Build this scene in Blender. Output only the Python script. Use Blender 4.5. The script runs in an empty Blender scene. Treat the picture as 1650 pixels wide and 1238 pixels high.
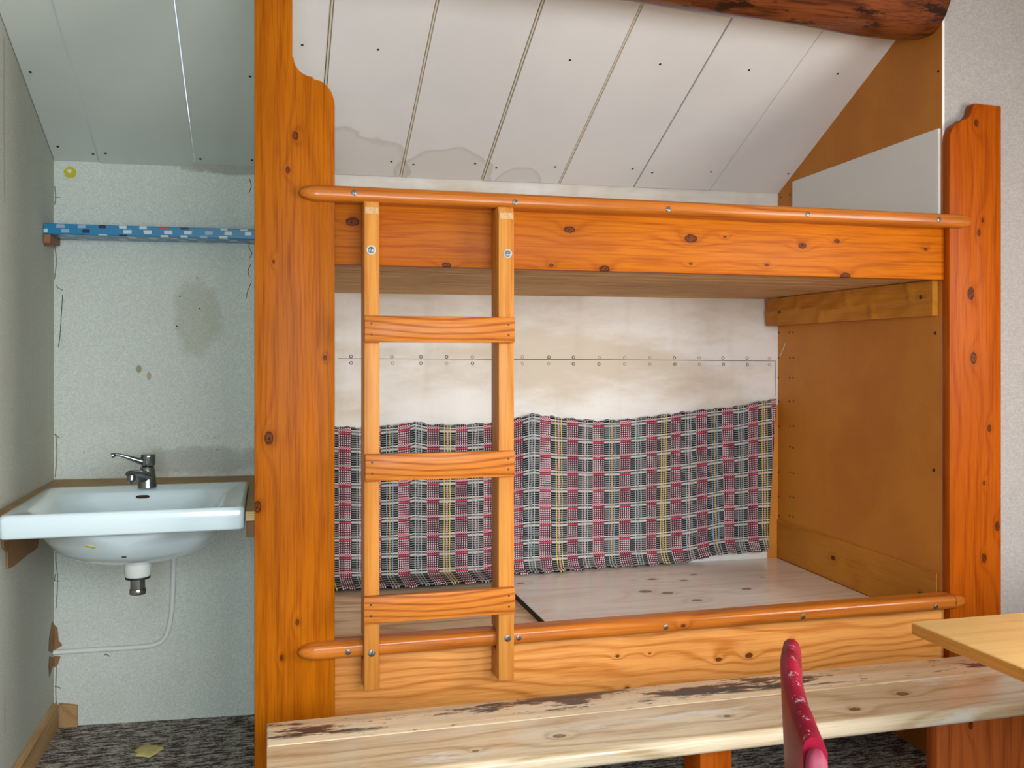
import bpy, bmesh, math, random
from mathutils import Vector, Matrix
from mathutils.bvhtree import BVHTree
random.seed(4)
R = math.radians
# ------------------------------------------------------------------ camera
TH = math.atan(395/1500.0)
CAM = Vector((-0.177, -2.5285, 1.30))
FPX = 1500.0
cd = bpy.data.cameras.new('camera'); cam = bpy.data.objects.new('camera', cd)
bpy.context.collection.objects.link(cam)
cam.location = CAM; cam.rotation_euler = (R(90), 0, -TH)
cd.sensor_width = 36; cd.lens = FPX/1650*36; cd.shift_y = -42/1650.0
cd.clip_start = 0.02
bpy.context.scene.camera = cam
sc = bpy.context.scene
sc.view_settings.view_transform = 'Standard'; sc.view_settings.look = 'None'
sc.view_settings.gamma = 1; sc.view_settings.exposure = 0.0
# ------------------------------------------------------------------ daylight
w = bpy.data.worlds.new('sky'); sc.world = w; w.use_nodes = True
w.node_tree.nodes['Background'].inputs[0].default_value = (0.72, 0.84, 1.0, 1)
w.node_tree.nodes['Background'].inputs[1].default_value = 1.2
def window_light(name, loc, rot, sx, sy, power, col):
    ld = bpy.data.lights.new(name, 'AREA'); ld.shape = 'RECTANGLE'; ld.size = sx; ld.size_y = sy
    ld.energy = power; ld.color = col
    o = bpy.data.objects.new(name, ld); bpy.context.collection.objects.link(o)
    o.location = loc; o.rotation_euler = rot
    return o
# right-hand window (faces -X), rear windows (face +Y)
def tilted(lo, target, name, sx, sy, power, col, spread=150):
    d = Vector(target)-Vector(lo)
    o = window_light(name, lo, d.to_track_quat('-Z', 'Y').to_euler(), sx, sy, power, col)
    o.data.spread = R(spread)
tilted((2.90, -2.15, 1.45), (0.9, -0.2, 0.55), 'daylight_right', 1.05, 1.1, 38, (1.0, 0.98, 0.95), 130)
tilted((0.95, -3.46, 1.5), (0.8, 0.0, 0.0), 'daylight_rear', 1.6, 1.1, 42, (0.92, 0.97, 1.0), 115)
tilted((-0.35, -3.46, 1.35), (-0.5, 1.0, 0.35), 'daylight_rear_low', 0.5, 1.4, 22, (0.70, 0.86, 1.0), 120)

# ------------------------------------------------------------------ helpers
C = bpy.context.collection
def ray(px, py):
    r = (px-825)/FPX; v = (577-py)/FPX
    return Vector((math.cos(TH)*r+math.sin(TH), math.cos(TH)-math.sin(TH)*r, v))
def onY(px, py, Y):
    d = ray(px, py); return CAM + d*((Y-CAM.y)/d.y)
def onX(px, py, X):
    d = ray(px, py); return CAM + d*((X-CAM.x)/d.x)
def onZ(px, py, Z):
    d = ray(px, py); return CAM + d*((Z-CAM.z)/d.z)
def onplane(px, py, p0, n):
    d = ray(px, py); n = Vector(n); return CAM + d*((Vector(p0)-CAM).dot(n)/d.dot(n))

class NT:
    def __init__(s, name):
        s.m = bpy.data.materials.new(name); s.m.use_nodes = True
        s.t = s.m.node_tree; s.b = s.t.nodes['Principled BSDF']
    def n(s, typ, **kw):
        x = s.t.nodes.new(typ)
        for k, v in kw.items(): setattr(x, k, v)
        return x
    def put(s, sock, v):
        if isinstance(v, bpy.types.NodeSocket): s.t.links.new(v, sock)
        else:
            if sock.type == 'RGBA' and not isinstance(v, (int, float)) and len(v) == 3: v = (*v, 1)
            sock.default_value = v
    def math(s, op, a, b=0.0, c=None, clamp=False):
        x = s.n('ShaderNodeMath', operation=op, use_clamp=clamp)
        s.put(x.inputs[0], a); s.put(x.inputs[1], b)
        if c is not None: s.put(x.inputs[2], c)
        return x.outputs[0]
    def mix(s, f, a, b, mode='MIX'):
        x = s.n('ShaderNodeMix', data_type='RGBA', blend_type=mode)
        s.put(x.inputs[0], f); s.put(x.inputs[6], a); s.put(x.inputs[7], b)
        return x.outputs[2]
    def obj(s): return s.n('ShaderNodeTexCoord').outputs['Object']
    def scale(s, vec, sc_, loc=(0, 0, 0)):
        x = s.n('ShaderNodeMapping'); s.put(x.inputs[0], vec)
        x.inputs['Scale'].default_value = sc_; x.inputs['Location'].default_value = loc
        return x.outputs[0]
    def noise(s, vec, scale=1.0, detail=3, rough=.5):
        x = s.n('ShaderNodeTexNoise'); s.put(x.inputs['Vector'], vec)
        x.inputs['Scale'].default_value = scale; x.inputs['Detail'].default_value = detail
        x.inputs['Roughness'].default_value = rough
        return x.outputs[0]
    def sep(s, vec):
        x = s.n('ShaderNodeSeparateXYZ'); s.put(x.inputs[0], vec); return x.outputs
    def step(s, v, lo, hi):
        x = s.n('ShaderNodeMapRange', interpolation_type='SMOOTHSTEP'); s.put(x.inputs[0], v)
        x.inputs[1].default_value = lo; x.inputs[2].default_value = hi
        return x.outputs[0]
    def out(s, col=None, rough=None, metal=None, bump=None, bs=.2, bd=.002, coat=None, spec=None):
        if col is not None: s.put(s.b.inputs['Base Color'], col)
        if rough is not None: s.put(s.b.inputs['Roughness'], rough)
        if metal is not None: s.put(s.b.inputs['Metallic'], metal)
        if coat is not None: s.put(s.b.inputs['Coat Weight'], coat); s.b.inputs['Coat Roughness'].default_value = .18
        if spec is not None: s.put(s.b.inputs['Specular IOR Level'], spec)
        if bump is not None:
            x = s.n('ShaderNodeBump'); s.put(x.inputs['Height'], bump)
            x.inputs['Strength'].default_value = bs; x.inputs['Distance'].default_value = bd
            s.t.links.new(x.outputs[0], s.b.inputs['Normal'])
        return s.m

def lin(r, g, b):
    f = lambda c: ((c/255+.055)/1.055)**2.4 if c > 10 else c/255/12.92
    return (f(r), f(g), f(b))

AX = {'x': 0, 'y': 1, 'z': 2}
def wood(name, light, dark, along='x', across='z', freq=55.0, amp=7.0, knots=(), rough=.42, coat=.0, spec=.09,
         ring=.5, fine=.35, patch=None, patch_col=None, seed=0.0, marks=None, mark_col=(.04, .03, .025), knot_col=None):
    t = NT(name); o = t.obj(); xyz = t.sep(o)
    sc1 = [5, 5, 5]; sc1[AX[along]] = 1.1
    sc2 = [170, 170, 170]; sc2[AX[along]] = 5
    sc3 = [22, 22, 22]; sc3[AX[along]] = 1.6
    n1 = t.noise(t.scale(o, sc1, (seed, seed*1.7, seed*.3)), 1, 2)
    n2 = t.noise(t.scale(o, sc2), 1, 3, .6)
    n3 = t.noise(t.scale(o, sc3, (seed, 0, seed)), 1, 3)
    A = xyz[AX[across]]; L = xyz[AX[along]]
    third = [k for k in 'xyz' if k not in (along, across)][0]
    A2 = t.math('MULTIPLY_ADD', xyz[AX[third]], .8, A)
    ph = t.math('MULTIPLY_ADD', A2, freq*2, t.math('MULTIPLY', n1, amp*4))
    kn = None; dk = None
    for (a, b, r) in knots:
        da = t.math('MULTIPLY', t.math('SUBTRACT', L, a), .62)
        db = t.math('SUBTRACT', A, b)
        d2 = t.math('ADD', t.math('MULTIPLY', da, da), t.math('MULTIPLY', db, db))
        halo = t.math('DIVIDE', r*r*3, t.math('ADD', d2, r*r*3))
        ph = t.math('MULTIPLY_ADD', halo, 9.0, ph)
        core = t.math('SUBTRACT', 1.0, t.math('DIVIDE', d2, r*r*.8), clamp=True)
        h2 = t.math('MULTIPLY', t.math('MULTIPLY', halo, halo), halo)
        kn = core if kn is None else t.math('MAXIMUM', kn, core)
        dk = h2 if dk is None else t.math('MAXIMUM', dk, h2)
    s = t.math('SINE', ph)
    rg = t.math('POWER', t.math('MULTIPLY_ADD', s, .5, .5), 3.5)
    sc4 = [420, 420, 420]; sc4[AX[along]] = 9
    n4 = t.noise(t.scale(o, sc4, (seed, 2, 3)), 1, 2)
    f = t.math('ADD', t.math('MULTIPLY', rg, ring*.85), t.math('MULTIPLY', t.step(n2, .42, .66), fine))
    f = t.math('ADD', f, t.math('MULTIPLY', t.math('SUBTRACT', n4, .5), .7))
    f = t.math('ADD', f, t.math('MULTIPLY', t.math('SUBTRACT', n3, .5), .9), clamp=True)
    col = t.mix(f, light, dark)
    big = t.noise(t.scale(o, (1.6, 1.6, 1.6), (seed*3, 1, 2)), 1, 3)
    col = t.mix(t.math('MULTIPLY', t.step(big, .35, .7), .35), col, tuple(c*.72 for c in dark), 'MIX')
    if patch_col is not None:
        pn = t.noise(t.scale(o, patch), 1, 5, .65)
        pm = t.step(pn, .56, .66)
        col = t.mix(pm, col, patch_col)
    if kn is not None:
        kc = knot_col or lin(85, 40, 12)
        col = t.mix(t.math('MULTIPLY', dk, .55), col, tuple(c*.55 for c in dark))
        wob = t.noise(t.scale(o, (120, 120, 120)), 1, 2)
        kw = t.math('MULTIPLY', kn, t.math('MULTIPLY_ADD', t.math('SUBTRACT', wob, .5), 2.4, 1.0))
        kcol = t.mix(t.step(kw, .45, .8), tuple(c*.45 for c in kc), tuple(c*1.5 for c in kc))
        kcol = t.mix(t.step(kw, .95, 1.15), kcol, tuple(c*.3 for c in kc))
        col = t.mix(t.math('MULTIPLY', t.step(kw, .12, .35), .9), col, kcol)
    if marks:
        for (sx, thr, wn, lo, hi, ax2) in marks:       # smudges confined to a strip of the board
            mn = t.noise(t.scale(o, sx), 1, 6, .7)
            strip = t.math('MULTIPLY', t.step(xyz[AX[ax2]], lo, lo+wn), t.math('SUBTRACT', 1.0, t.step(xyz[AX[ax2]], hi-wn, hi)))
            mm = t.math('MULTIPLY', t.step(mn, thr, thr+.06), strip)
            col = t.mix(t.math('MULTIPLY', mm, .97), col, mark_col)
    return t.out(col, rough, coat=coat, spec=spec, bump=t.math('ADD', n2, t.math('MULTIPLY', rg, .5)), bs=.12, bd=.0015)

def plain(name, col, rough=.5, metal=0, nz=None, amt=.15, bump=0, coat=None):
    t = NT(name); c = col
    if nz:
        n = t.noise(t.scale(t.obj(), nz), 1, 4)
        c = t.mix(t.math('MULTIPLY', t.step(n, .35, .7), amt), col, tuple(x*.35 for x in col))
        return t.out(c, rough, metal, bump=n if bump else None, bs=bump, coat=coat)
    return t.out(c, rough, metal, coat=coat)

def wallpaper(name, base, stain=None):
    t = NT(name); o = t.obj()
    a = t.noise(t.scale(o, (560, 560, 110)), 1, 2)
    b = t.noise(t.scale(o, (110, 110, 560)), 1, 2)
    g = t.math('MULTIPLY', t.math('ADD', a, b), .5)
    big = t.noise(t.scale(o, (5, 5, 5)), 1, 4)
    mid = t.noise(t.scale(o, (45, 45, 45)), 1, 4, .7)
    col = t.mix(t.step(g, .42, .6), tuple(c*.86 for c in base), tuple(min(1, c*1.08) for c in base))
    col = t.mix(t.math('MULTIPLY', t.step(mid, .45, .75), .16), col, tuple(c*.66 for c in base))
    col = t.mix(t.math('MULTIPLY', t.step(big, .5, .8), .25), col, tuple(c*f for c, f in zip(base, (.82, .74, .6))))
    if stain:
        xyz = t.sep(o)
        for (sx, sz, rx, rz, c, k) in stain:
            dx = t.math('DIVIDE', t.math('SUBTRACT', xyz[0], sx), rx)
            dz = t.math('DIVIDE', t.math('SUBTRACT', xyz[2], sz), rz)
            d = t.math('ADD', t.math('MULTIPLY', dx, dx), t.math('MULTIPLY', dz, dz))
            d = t.math('ADD', d, t.math('MULTIPLY', t.math('SUBTRACT', t.noise(t.scale(o, (14, 14, 14)), 1, 4, .7), .5), 1.6))
            mk = t.math('SUBTRACT', 1.0, t.step(d, .35, 1.0))
            col = t.mix(t.math('MULTIPLY', mk, k), col, c)
    return t.out(col, .85, bump=g, bs=.2, bd=.0008)

# mesh container --------------------------------------------------
class MB:
    def __init__(s): s.bm = bmesh.new(); s.uv = None
    def _new(s, fn, mi=0):
        b = bmesh.new(); fn(b)
        for f in b.faces: f.material_index = mi
        me = bpy.data.meshes.new('tmp'); b.to_mesh(me); b.free()
        s.bm.from_mesh(me); bpy.data.meshes.remove(me); return s
    def box(s, a, b, bev=.002, seg=2, mi=0):
        def fn(m):
            bmesh.ops.create_cube(m, size=1)
            for v in m.verts:
                v.co = Vector([a[i]+(b[i]-a[i])*(v.co[i]+.5) for i in range(3)])
            if bev: bmesh.ops.bevel(m, geom=m.edges[:], offset=bev, segments=seg, profile=.5, affect='EDGES')
        return s._new(fn, mi)
    def prism(s, pts, vec, bev=.0, seg=2, mi=0):
        def fn(m):
            vs = [m.verts.new(p) for p in pts]; f = m.faces.new(vs)
            r = bmesh.ops.extrude_face_region(m, geom=[f])
            nv = [g for g in r['geom'] if isinstance(g, bmesh.types.BMVert)]
            bmesh.ops.translate(m, verts=nv, vec=Vector(vec))
            bmesh.ops.recalc_face_normals(m, faces=m.faces[:])
            if bev:
                es = [e for e in m.edges if len(e.link_faces) == 2 and e.calc_face_angle(0) > .6]
                bmesh.ops.bevel(m, geom=es, offset=bev, segments=seg, profile=.5, affect='EDGES')
        return s._new(fn, mi)
    def loft(s, rings, caps=True, mi=0, close=True):
        def fn(m):
            rr = [[m.verts.new(p) for p in r] for r in rings]; n = len(rr[0])
            for a, b in zip(rr[:-1], rr[1:]):
                for i in range(n if close else n-1):
                    j = (i+1) % n
                    try: m.faces.new((a[i], a[j], b[j], b[i]))
                    except ValueError: pass
            if caps:
                m.faces.new(rr[0][::-1]); m.faces.new(rr[-1])
            bmesh.ops.recalc_face_normals(m, faces=m.faces[:])
        return s._new(fn, mi)
    def tube(s, pts, rad, n=14, mi=0):
        pts = [Vector(p) for p in pts]; rings = []
        if not hasattr(rad, '__len__'): rad = [rad]*len(pts)
        up = None
        for i, p in enumerate(pts):
            d = (pts[min(i+1, len(pts)-1)]-pts[max(i-1, 0)]).normalized()
            if up is None:
                up = Vector((0, 0, 1)) if abs(d.z) < .9 else Vector((0, 1, 0))
            x = d.cross(up).normalized(); y = x.cross(d).normalized(); up = y
            rings.append([p+(x*math.cos(a)+y*math.sin(a))*rad[i] for a in [2*math.pi*k/n for k in range(n)]])
        return s.loft(rings, mi=mi)
    def disc(s, c, nrm, r, h=.002, n=16, mi=0):
        nrm = Vector(nrm).normalized(); c = Vector(c)
        return s.tube([c, c+nrm*h], r, n, mi)
    def build(s, name, mat, parent=None, smooth=None, origin=None):
        me = bpy.data.meshes.new(name)
        o = bpy.data.objects.new(name, me); C.objects.link(o)
        L = Vector((0, 0, 0))
        q = parent
        while q is not None: L += q.location; q = q.parent
        if origin is not None: o.location = Vector(origin)-L; L = Vector(origin)
        bmesh.ops.translate(s.bm, verts=s.bm.verts[:], vec=-L)
        s.bm.to_mesh(me); s.bm.free()
        for m_ in (mat if isinstance(mat, (list, tuple)) else [mat]): me.materials.append(m_)
        if smooth:
            me.shade_smooth(); me.set_sharp_from_angle(angle=R(smooth))
        if parent is not None: o.parent = parent
        return o
def thing(name, label, cat, loc=(0, 0, 0), group=None):
    o = bpy.data.objects.new(name, None); C.objects.link(o); o.location = loc; o.empty_display_size = .05
    o['label'] = label; o['category'] = cat
    if group: o['group'] = group
    return o
def tag(o, label, cat, group=None):
    o['label'] = label; o['category'] = cat
    if group: o['group'] = group
    return o
def struct(o): o['kind'] = 'structure'; return o
def quad(mb, pts, mi=0):
    def fn(m): m.faces.new([m.verts.new(p) for p in pts])
    return mb._new(fn, mi)
def smooth_path(pts, n=8):
    P = [Vector(p) for p in pts]; P = [P[0]*2-P[1]]+P+[P[-1]*2-P[-2]]; out = []
    for i in range(1, len(P)-2):
        for k in range(n):
            t = k/n; a, b, c, d = P[i-1:i+3]
            out.append(.5*((2*b)+(c-a)*t+(2*a-5*b+4*c-d)*t*t+(3*b-a-3*c+d)*t**3))
    out.append(P[-2]); return out

# ------------------------------------------------------------------ key planes
Z_CAM = 1.3
BW0, BW1 = Vector((-0.21, 1.165, 0)), Vector((1.952, 1.058, 0))      # back wall of the bunk recess
def bw(x): return BW0.y+(BW1.y-BW0.y)*(x-BW0.x)/(BW1.x-BW0.x)
bw_n = Vector((-(BW1.y-BW0.y), BW1.x-BW0.x, 0)).normalized()
def onback(px, py, off=0): return onplane(px, py, BW0-bw_n*off, bw_n)
PN0, PN1 = Vector((1.912, .002, 0)), Vector((1.952, 1.058, 0))       # recess end panel
pn_n = Vector((PN1.y-PN0.y, -(PN1.x-PN0.x), 0)).normalized()        # points +X
def pnx(y): return PN0.x+(PN1.x-PN0.x)*(y-PN0.y)/(PN1.y-PN0.y)
def onpanel(px, py, off=0): return onplane(px, py, PN0-pn_n*off, pn_n)
AL0, AL1 = Vector((-0.902, 1.052, 0)), Vector((-0.205, .99, 0))      # alcove back wall
al_n = Vector((-(AL1.y-AL0.y), AL1.x-AL0.x, 0)).normalized()
def al(x): return AL0.y+(AL1.y-AL0.y)*(x-AL0.x)/(AL1.x-AL0.x)
def onalc(px, py, off=0): return onplane(px, py, AL0-al_n*off, al_n)
XL = -0.902
XR = 2.95
YB = -3.55

# ------------------------------------------------------------------ materials
M = {}
M['wp_grey'] = wallpaper('grey_woven_wallpaper', lin(214, 216, 204), stain=[
    (-.42, .93, .30, .06, lin(120, 105, 88), .35),
    (-.62, 1.26, .012, .018, lin(150, 130, 90), .8), (-.585, 1.235, .009, .02, lin(160, 138, 95), .7),
    (-.42, 1.45, .10, .16, lin(165, 150, 120), .35), (-.3, 1.99, .2, .03, lin(120, 110, 95), .5)])
M['wp_left'] = wallpaper('grey_wallpaper_side', lin(188, 186, 172))
M['wp_right'] = wallpaper('pale_wallpaper', lin(170, 162, 156))
M['ceil_l'] = plain('pale_green_ceiling_paint', lin(212, 216, 206), .6, nz=(3, 3, 3), amt=.06)
def ceil_r():
    t = NT('white_ceiling_paint'); o = t.obj(); x = t.sep(o)
    n = t.noise(t.scale(o, (3, 3, 3)), 1, 4); f = t.noise(t.scale(o, (9, 9, 9)), 1, 3)
    col = t.mix(t.math('MULTIPLY', t.step(n, .35, .7), .06), lin(240, 237, 234), lin(120, 115, 105))
    for (cx_, cz_, rx, rz) in ((.50, 2.01, .2, .085), (.10, 2.01, .26, .12), (.80, 2.0, .1, .05)):
        dx = t.math('DIVIDE', t.math('SUBTRACT', x[0], cx_), rx); dz = t.math('DIVIDE', t.math('SUBTRACT', x[2], cz_), rz)
        d = t.math('ADD', t.math('ADD', t.math('MULTIPLY', dx, dx), t.math('MULTIPLY', dz, dz)), t.math('MULTIPLY', t.math('SUBTRACT', f, .5), .8))
        rim = t.math('MULTIPLY', t.step(d, .75, .98), t.math('SUBTRACT', 1.0, t.step(d, .98, 1.06)))
        ins = t.math('SUBTRACT', 1.0, t.step(d, .95, 1.05))
        col = t.mix(t.math('ADD', t.math('MULTIPLY', rim, .18), t.math('MULTIPLY', ins, .14)), col, lin(160, 142, 116))
    return t.out(col, .6)
M['ceil_r'] = ceil_r()
M['gap'] = plain('ceiling_gap_brown', lin(118, 102, 82), .9)
M['cream'] = plain('cream_strip', lin(226, 214, 186), .6)
M['dot'] = plain('nail_head_dark', lin(52, 38, 26), .5, .3)
M['dotlight'] = plain('filled_nail_head', lin(150, 138, 120), .6)
def backwall_mat():
    t = NT('whitewashed_board'); o = t.obj()
    b = t.noise(t.scale(o, (1.6, 1.6, 5)), 1, 5, .6); c = t.noise(t.scale(o, (12, 12, 2)), 1, 4)
    f = t.noise(t.scale(o, (260, 260, 260)), 1, 2)
    col = t.mix(t.step(b, .38, .68), lin(232, 226, 218), lin(205, 190, 168))
    col = t.mix(t.math('MULTIPLY', t.step(c, .5, .8), .3), col, lin(190, 170, 150))
    col = t.mix(t.math('MULTIPLY', t.step(f, .66, .76), .35), col, lin(150, 140, 130))
    return t.out(col, .55, bump=c, bs=.1)
M['backwall'] = backwall_mat()
def fibre(name, c1, c2):
    t = NT(name); o = t.obj()
    b = t.noise(t.scale(o, (2.2, 2.2, 2.2)), 1, 5, .6); f = t.noise(t.scale(o, (300, 300, 300)), 1, 2)
    col = t.mix(t.step(b, .3, .7), c1, c2)
    col = t.mix(t.math('MULTIPLY', f, .15), col, tuple(c*.6 for c in c2))
    return t.out(col, .6, bump=f, bs=.08)
M['fibre'] = fibre('brown_fibreboard', lin(210, 134, 36), lin(190, 112, 24))
M['white_board'] = plain('white_painted_board', lin(236, 234, 228), .45, nz=(2, 2, 2), amt=.08)
OR_L, OR_D = lin(232, 142, 48), lin(186, 88, 16)
M['post_l'] = wood('stained_pine_post', lin(180, 98, 6), lin(136, 62, 2), 'z', 'x', 70, 6, ring=.42, fine=.5, seed=1.3, knots=[
    (1.88, -.105, .009), (1.79, -.124, .007), (1.30, -.029, .006), (1.092, -.172, .014), (.915, -.2, .012),
    (.61, -.10, .006), (.52, -.14, .006), (1.55, -.16, .004)])
M['post_r'] = wood('stained_pine_post_right', lin(176, 84, 8), lin(138, 54, 3), 'z', 'x', 60, 6, ring=.42, fine=.5, seed=7.3, knots=[
    (1.505, 1.99, .016), (1.30, 2.0, .015), (1.075, 2.06, .009), (1.70, 2.02, .008), (2.05, 2.01, .009),
    (1.74, 2.035, .006), (.90, 2.04, .006), (.66, 2.04, .012), (.76, 2.09, .012)])
M['fascia_u'] = wood('stained_pine_side_board', lin(194, 106, 10), lin(150, 66, 3), 'x', 'z', 100, 8, ring=.42, fine=.5, seed=3.1, knots=[
    (.045, 1.665, .015), (.30, 1.555, .010), (.655, 1.665, .013), (.76, 1.556, .013), (1.03, 1.652, .016), (1.40, 1.642, .011),
    (.60, 1.562, .006), (1.03, 1.577, .004), (1.52, 1.66, .008), (1.84, 1.645, .006), (1.28, 1.58, .005), (1.55, 1.553, .014), (1.14, 1.66, .004)])
M['fascia_l'] = wood('stained_pine_lower_board', lin(228, 158, 84), lin(184, 106, 40), 'x', 'z', 110, 14, seed=11.7, ring=.75, knots=[
    (1.12, .405, .008), (1.22, .408, .010), (.80, .44, .005), (.90, .44, .003), (1.36, .44, .004), (.83, .345, .006)])
M['rail'] = wood('rounded_rail_pine', lin(196, 112, 36), lin(142, 68, 12), 'x', 'z', 70, 5, seed=5.5, ring=.5, coat=.5, rough=.35, knots=[(.98, .53, .006)])
M['ladder'] = wood('ladder_pine', lin(210, 142, 66), lin(178, 102, 34), 'z', 'x', 70, 5, seed=2.2, coat=.08, knots=[(.99, .14, .004)])
M['rung'] = wood('ladder_rung_pine', lin(204, 124, 48), lin(150, 74, 20), 'x', 'z', 170, 12, seed=9.2, ring=.9, coat=.08)
M['endgrain'] = plain('worn_end_grain', lin(206, 160, 110), .7, nz=(150, 150, 150), amt=.4)
M['slats'] = wood('raw_underside_boards', lin(240, 200, 146), lin(160, 112, 70), 'x', 'y', 90, 3, seed=8, ring=.8, coat=0, rough=.7, fine=.6)
M['ply'] = wood('plywood_sheet', lin(250, 242, 232), lin(230, 210, 184), 'x', 'y', 14, 10, seed=4, ring=.6, coat=.7, rough=.35, spec=.5, knots=[
    (1.27, .83, .016), (1.46, .86, .012), (1.17, .66, .020), (1.24, .62, .018), (1.55, .6, .016), (1.38, .78, .012), (1.3, .5, .016), (.76, .9, .014), (1.7, .75, .006)],
    knot_col=lin(120, 78, 50))
M['ply_l'] = wood('left_mattress_boards', lin(236, 208, 174), lin(196, 150, 112), 'x', 'y', 22, 9, seed=14, ring=.8, coat=.0, rough=.6)
M['side_plank'] = wood('brown_side_plank', lin(208, 138, 48), lin(182, 110, 32), 'y', 'z', 30, 6, seed=6, ring=.5, coat=.1, rough=.5, knots=[(.62, .53, .012), (.10, .52, .01)])
M['bench'] = wood('worn_bench_board', lin(240, 220, 186), lin(190, 158, 114), 'x', 'y', 42, 9, seed=21, ring=.7, coat=.8, rough=.4, spec=.5, knots=[
    (.46, -.53, .012), (.26, -.56, .006), (1.38, -.50, .014), (1.20, -.56, .012), (-.03, -.41, .010), (.88, -.52, .008)],
    patch=(2.2, 9, 9), patch_col=lin(232, 224, 208), knot_col=lin(110, 80, 48))
M['bench_b'] = wood('smudged_bench_board', lin(240, 218, 184), lin(204, 170, 126), 'x', 'y', 40, 5, seed=23, ring=.5, coat=.6, rough=.4, spec=.5, knots=[
    (.62, -.33, .012)], marks=[((4.0, 17, 17), .50, .02, -.40, -.280, 'y'), ((22, 90, 90), .60, .02, -.43, -.280, 'y')], mark_col=lin(34, 34, 38))
M['dark_leg'] = wood('reddish_leg_board', lin(176, 92, 40), lin(128, 56, 20), 'z', 'x', 60, 6, seed=12, knots=[(.33, 1.62, .008)])
M['table'] = wood('honey_table_top', lin(248, 206, 136), lin(230, 178, 104), 'x', 'y', 45, 5, seed=31, ring=.35, coat=.3, rough=.35)
M['table_edge'] = wood('honey_table_edge', lin(206, 140, 66), lin(176, 108, 44), 'y', 'z', 60, 4, seed=33, ring=.3)
M['log'] = wood('peeled_log', lin(136, 72, 36), lin(84, 40, 18), 'x', 'z', 26, 10, seed=41, ring=.8, coat=.45, rough=.35, fine=.6,
    marks=[((5, 18, 18), .55, .01, 2.0, 3.0, 'z')], mark_col=lin(44, 24, 14))
M['bracket_wood'] = plain('brown_wood_bracket', lin(150, 100, 58), .6, nz=(30, 8, 30), amt=.4)
M['counter'] = plain('brown_counter_top', lin(172, 132, 76), .6, nz=(12, 12, 12), amt=.25)
def ply_edge():
    t = NT('plywood_edge'); z = t.sep(t.obj())[2]
    s = t.math('MULTIPLY_ADD', t.math('SINE', t.math('MULTIPLY', z, 1300)), .5, .5)
    return t.out(t.mix(s, lin(232, 205, 150), lin(180, 140, 84)), .7)
M['plyedge'] = ply_edge()
M['porcelain'] = NT('white_porcelain').out(lin(212, 226, 228), .12, coat=1.0)
M['chrome'] = plain('worn_chrome', lin(150, 152, 152), .22, 1, nz=(40, 40, 40), amt=.35)
M['steel'] = plain('steel_screw', lin(120, 118, 112), .42, 1)
M['rubber'] = plain('black_rubber', lin(18, 18, 20), .6)
M['dark'] = plain('dark_slot', lin(40, 32, 28), .8)
M['boss'] = plain('white_plastic', lin(214, 216, 206), .35)
M['pipe'] = plain('pale_grey_pipe', lin(228, 228, 220), .4)
M['yellow'] = plain('yellow_sticker', lin(196, 186, 40), .4)
M['white'] = plain('white_print', lin(225, 225, 215), .5)
M['skirt'] = wood('pine_skirting', lin(200, 160, 112), lin(160, 116, 70), 'y', 'z', 50, 4, seed=51, coat=.05, rough=.6)
M['torn'] = plain('torn_brown_fibreboard', lin(150, 108, 64), .8, nz=(30, 30, 30), amt=.3)
M['crack'] = plain('dark_crack', lin(58, 50, 42), .9)
def carpet():
    t = NT('mottled_brown_carpet'); o = t.obj()
    a = t.noise(t.scale(o, (16, 70, 60)), 1, 5, .75); b = t.noise(t.scale(o, (90, 300, 60), (3, 4, 5)), 1, 4, .7)
    g = t.noise(t.scale(o, (500, 500, 500)), 1, 2)
    v = t.math('ADD', t.math('MULTIPLY', a, .6), t.math('MULTIPLY', b, .4))
    col = t.mix(t.step(v, .46, .56), lin(72, 50, 42), lin(240, 230, 210))
    c2 = t.noise(t.scale(o, (14, 60, 60), (9, 1, 1)), 1, 5, .7)
    col = t.mix(t.math('MULTIPLY', t.step(c2, .52, .62), .55), col, lin(104, 66, 52))
    col = t.mix(t.math('MULTIPLY', g, .5), col, lin(40, 32, 28))
    return t.out(col, .95, bump=t.math('ADD', g, a), bs=.8, bd=.006)
M['carpet'] = carpet()
M['foam'] = plain('yellow_foam', lin(214, 196, 120), .9, nz=(60, 60, 60), amt=.25)
def red_paint():
    t = NT('chipped_red_paint'); o = t.obj()
    n = t.noise(t.scale(o, (70, 70, 28)), 1, 6, .75); g = t.n('ShaderNodeNewGeometry')
    n2 = t.noise(t.scale(o, (12, 12, 12)), 1, 3)
    up = t.sep(g.outputs['Normal'])[2]
    wear = t.math('ADD', n, t.math('MULTIPLY', up, .13))
    col = t.mix(t.step(n2, .35, .7), lin(150, 22, 48), lin(112, 12, 32))
    col = t.mix(t.step(wear, .71, .75), col, lin(176, 150, 152))
    return t.out(col, .4, coat=.0, bump=n, bs=.15, spec=.12)
M['red'] = red_paint()
M['red_plain'] = plain('faded_red_paint', lin(140, 44, 68), .6, nz=(15, 15, 15), amt=.2)
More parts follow.
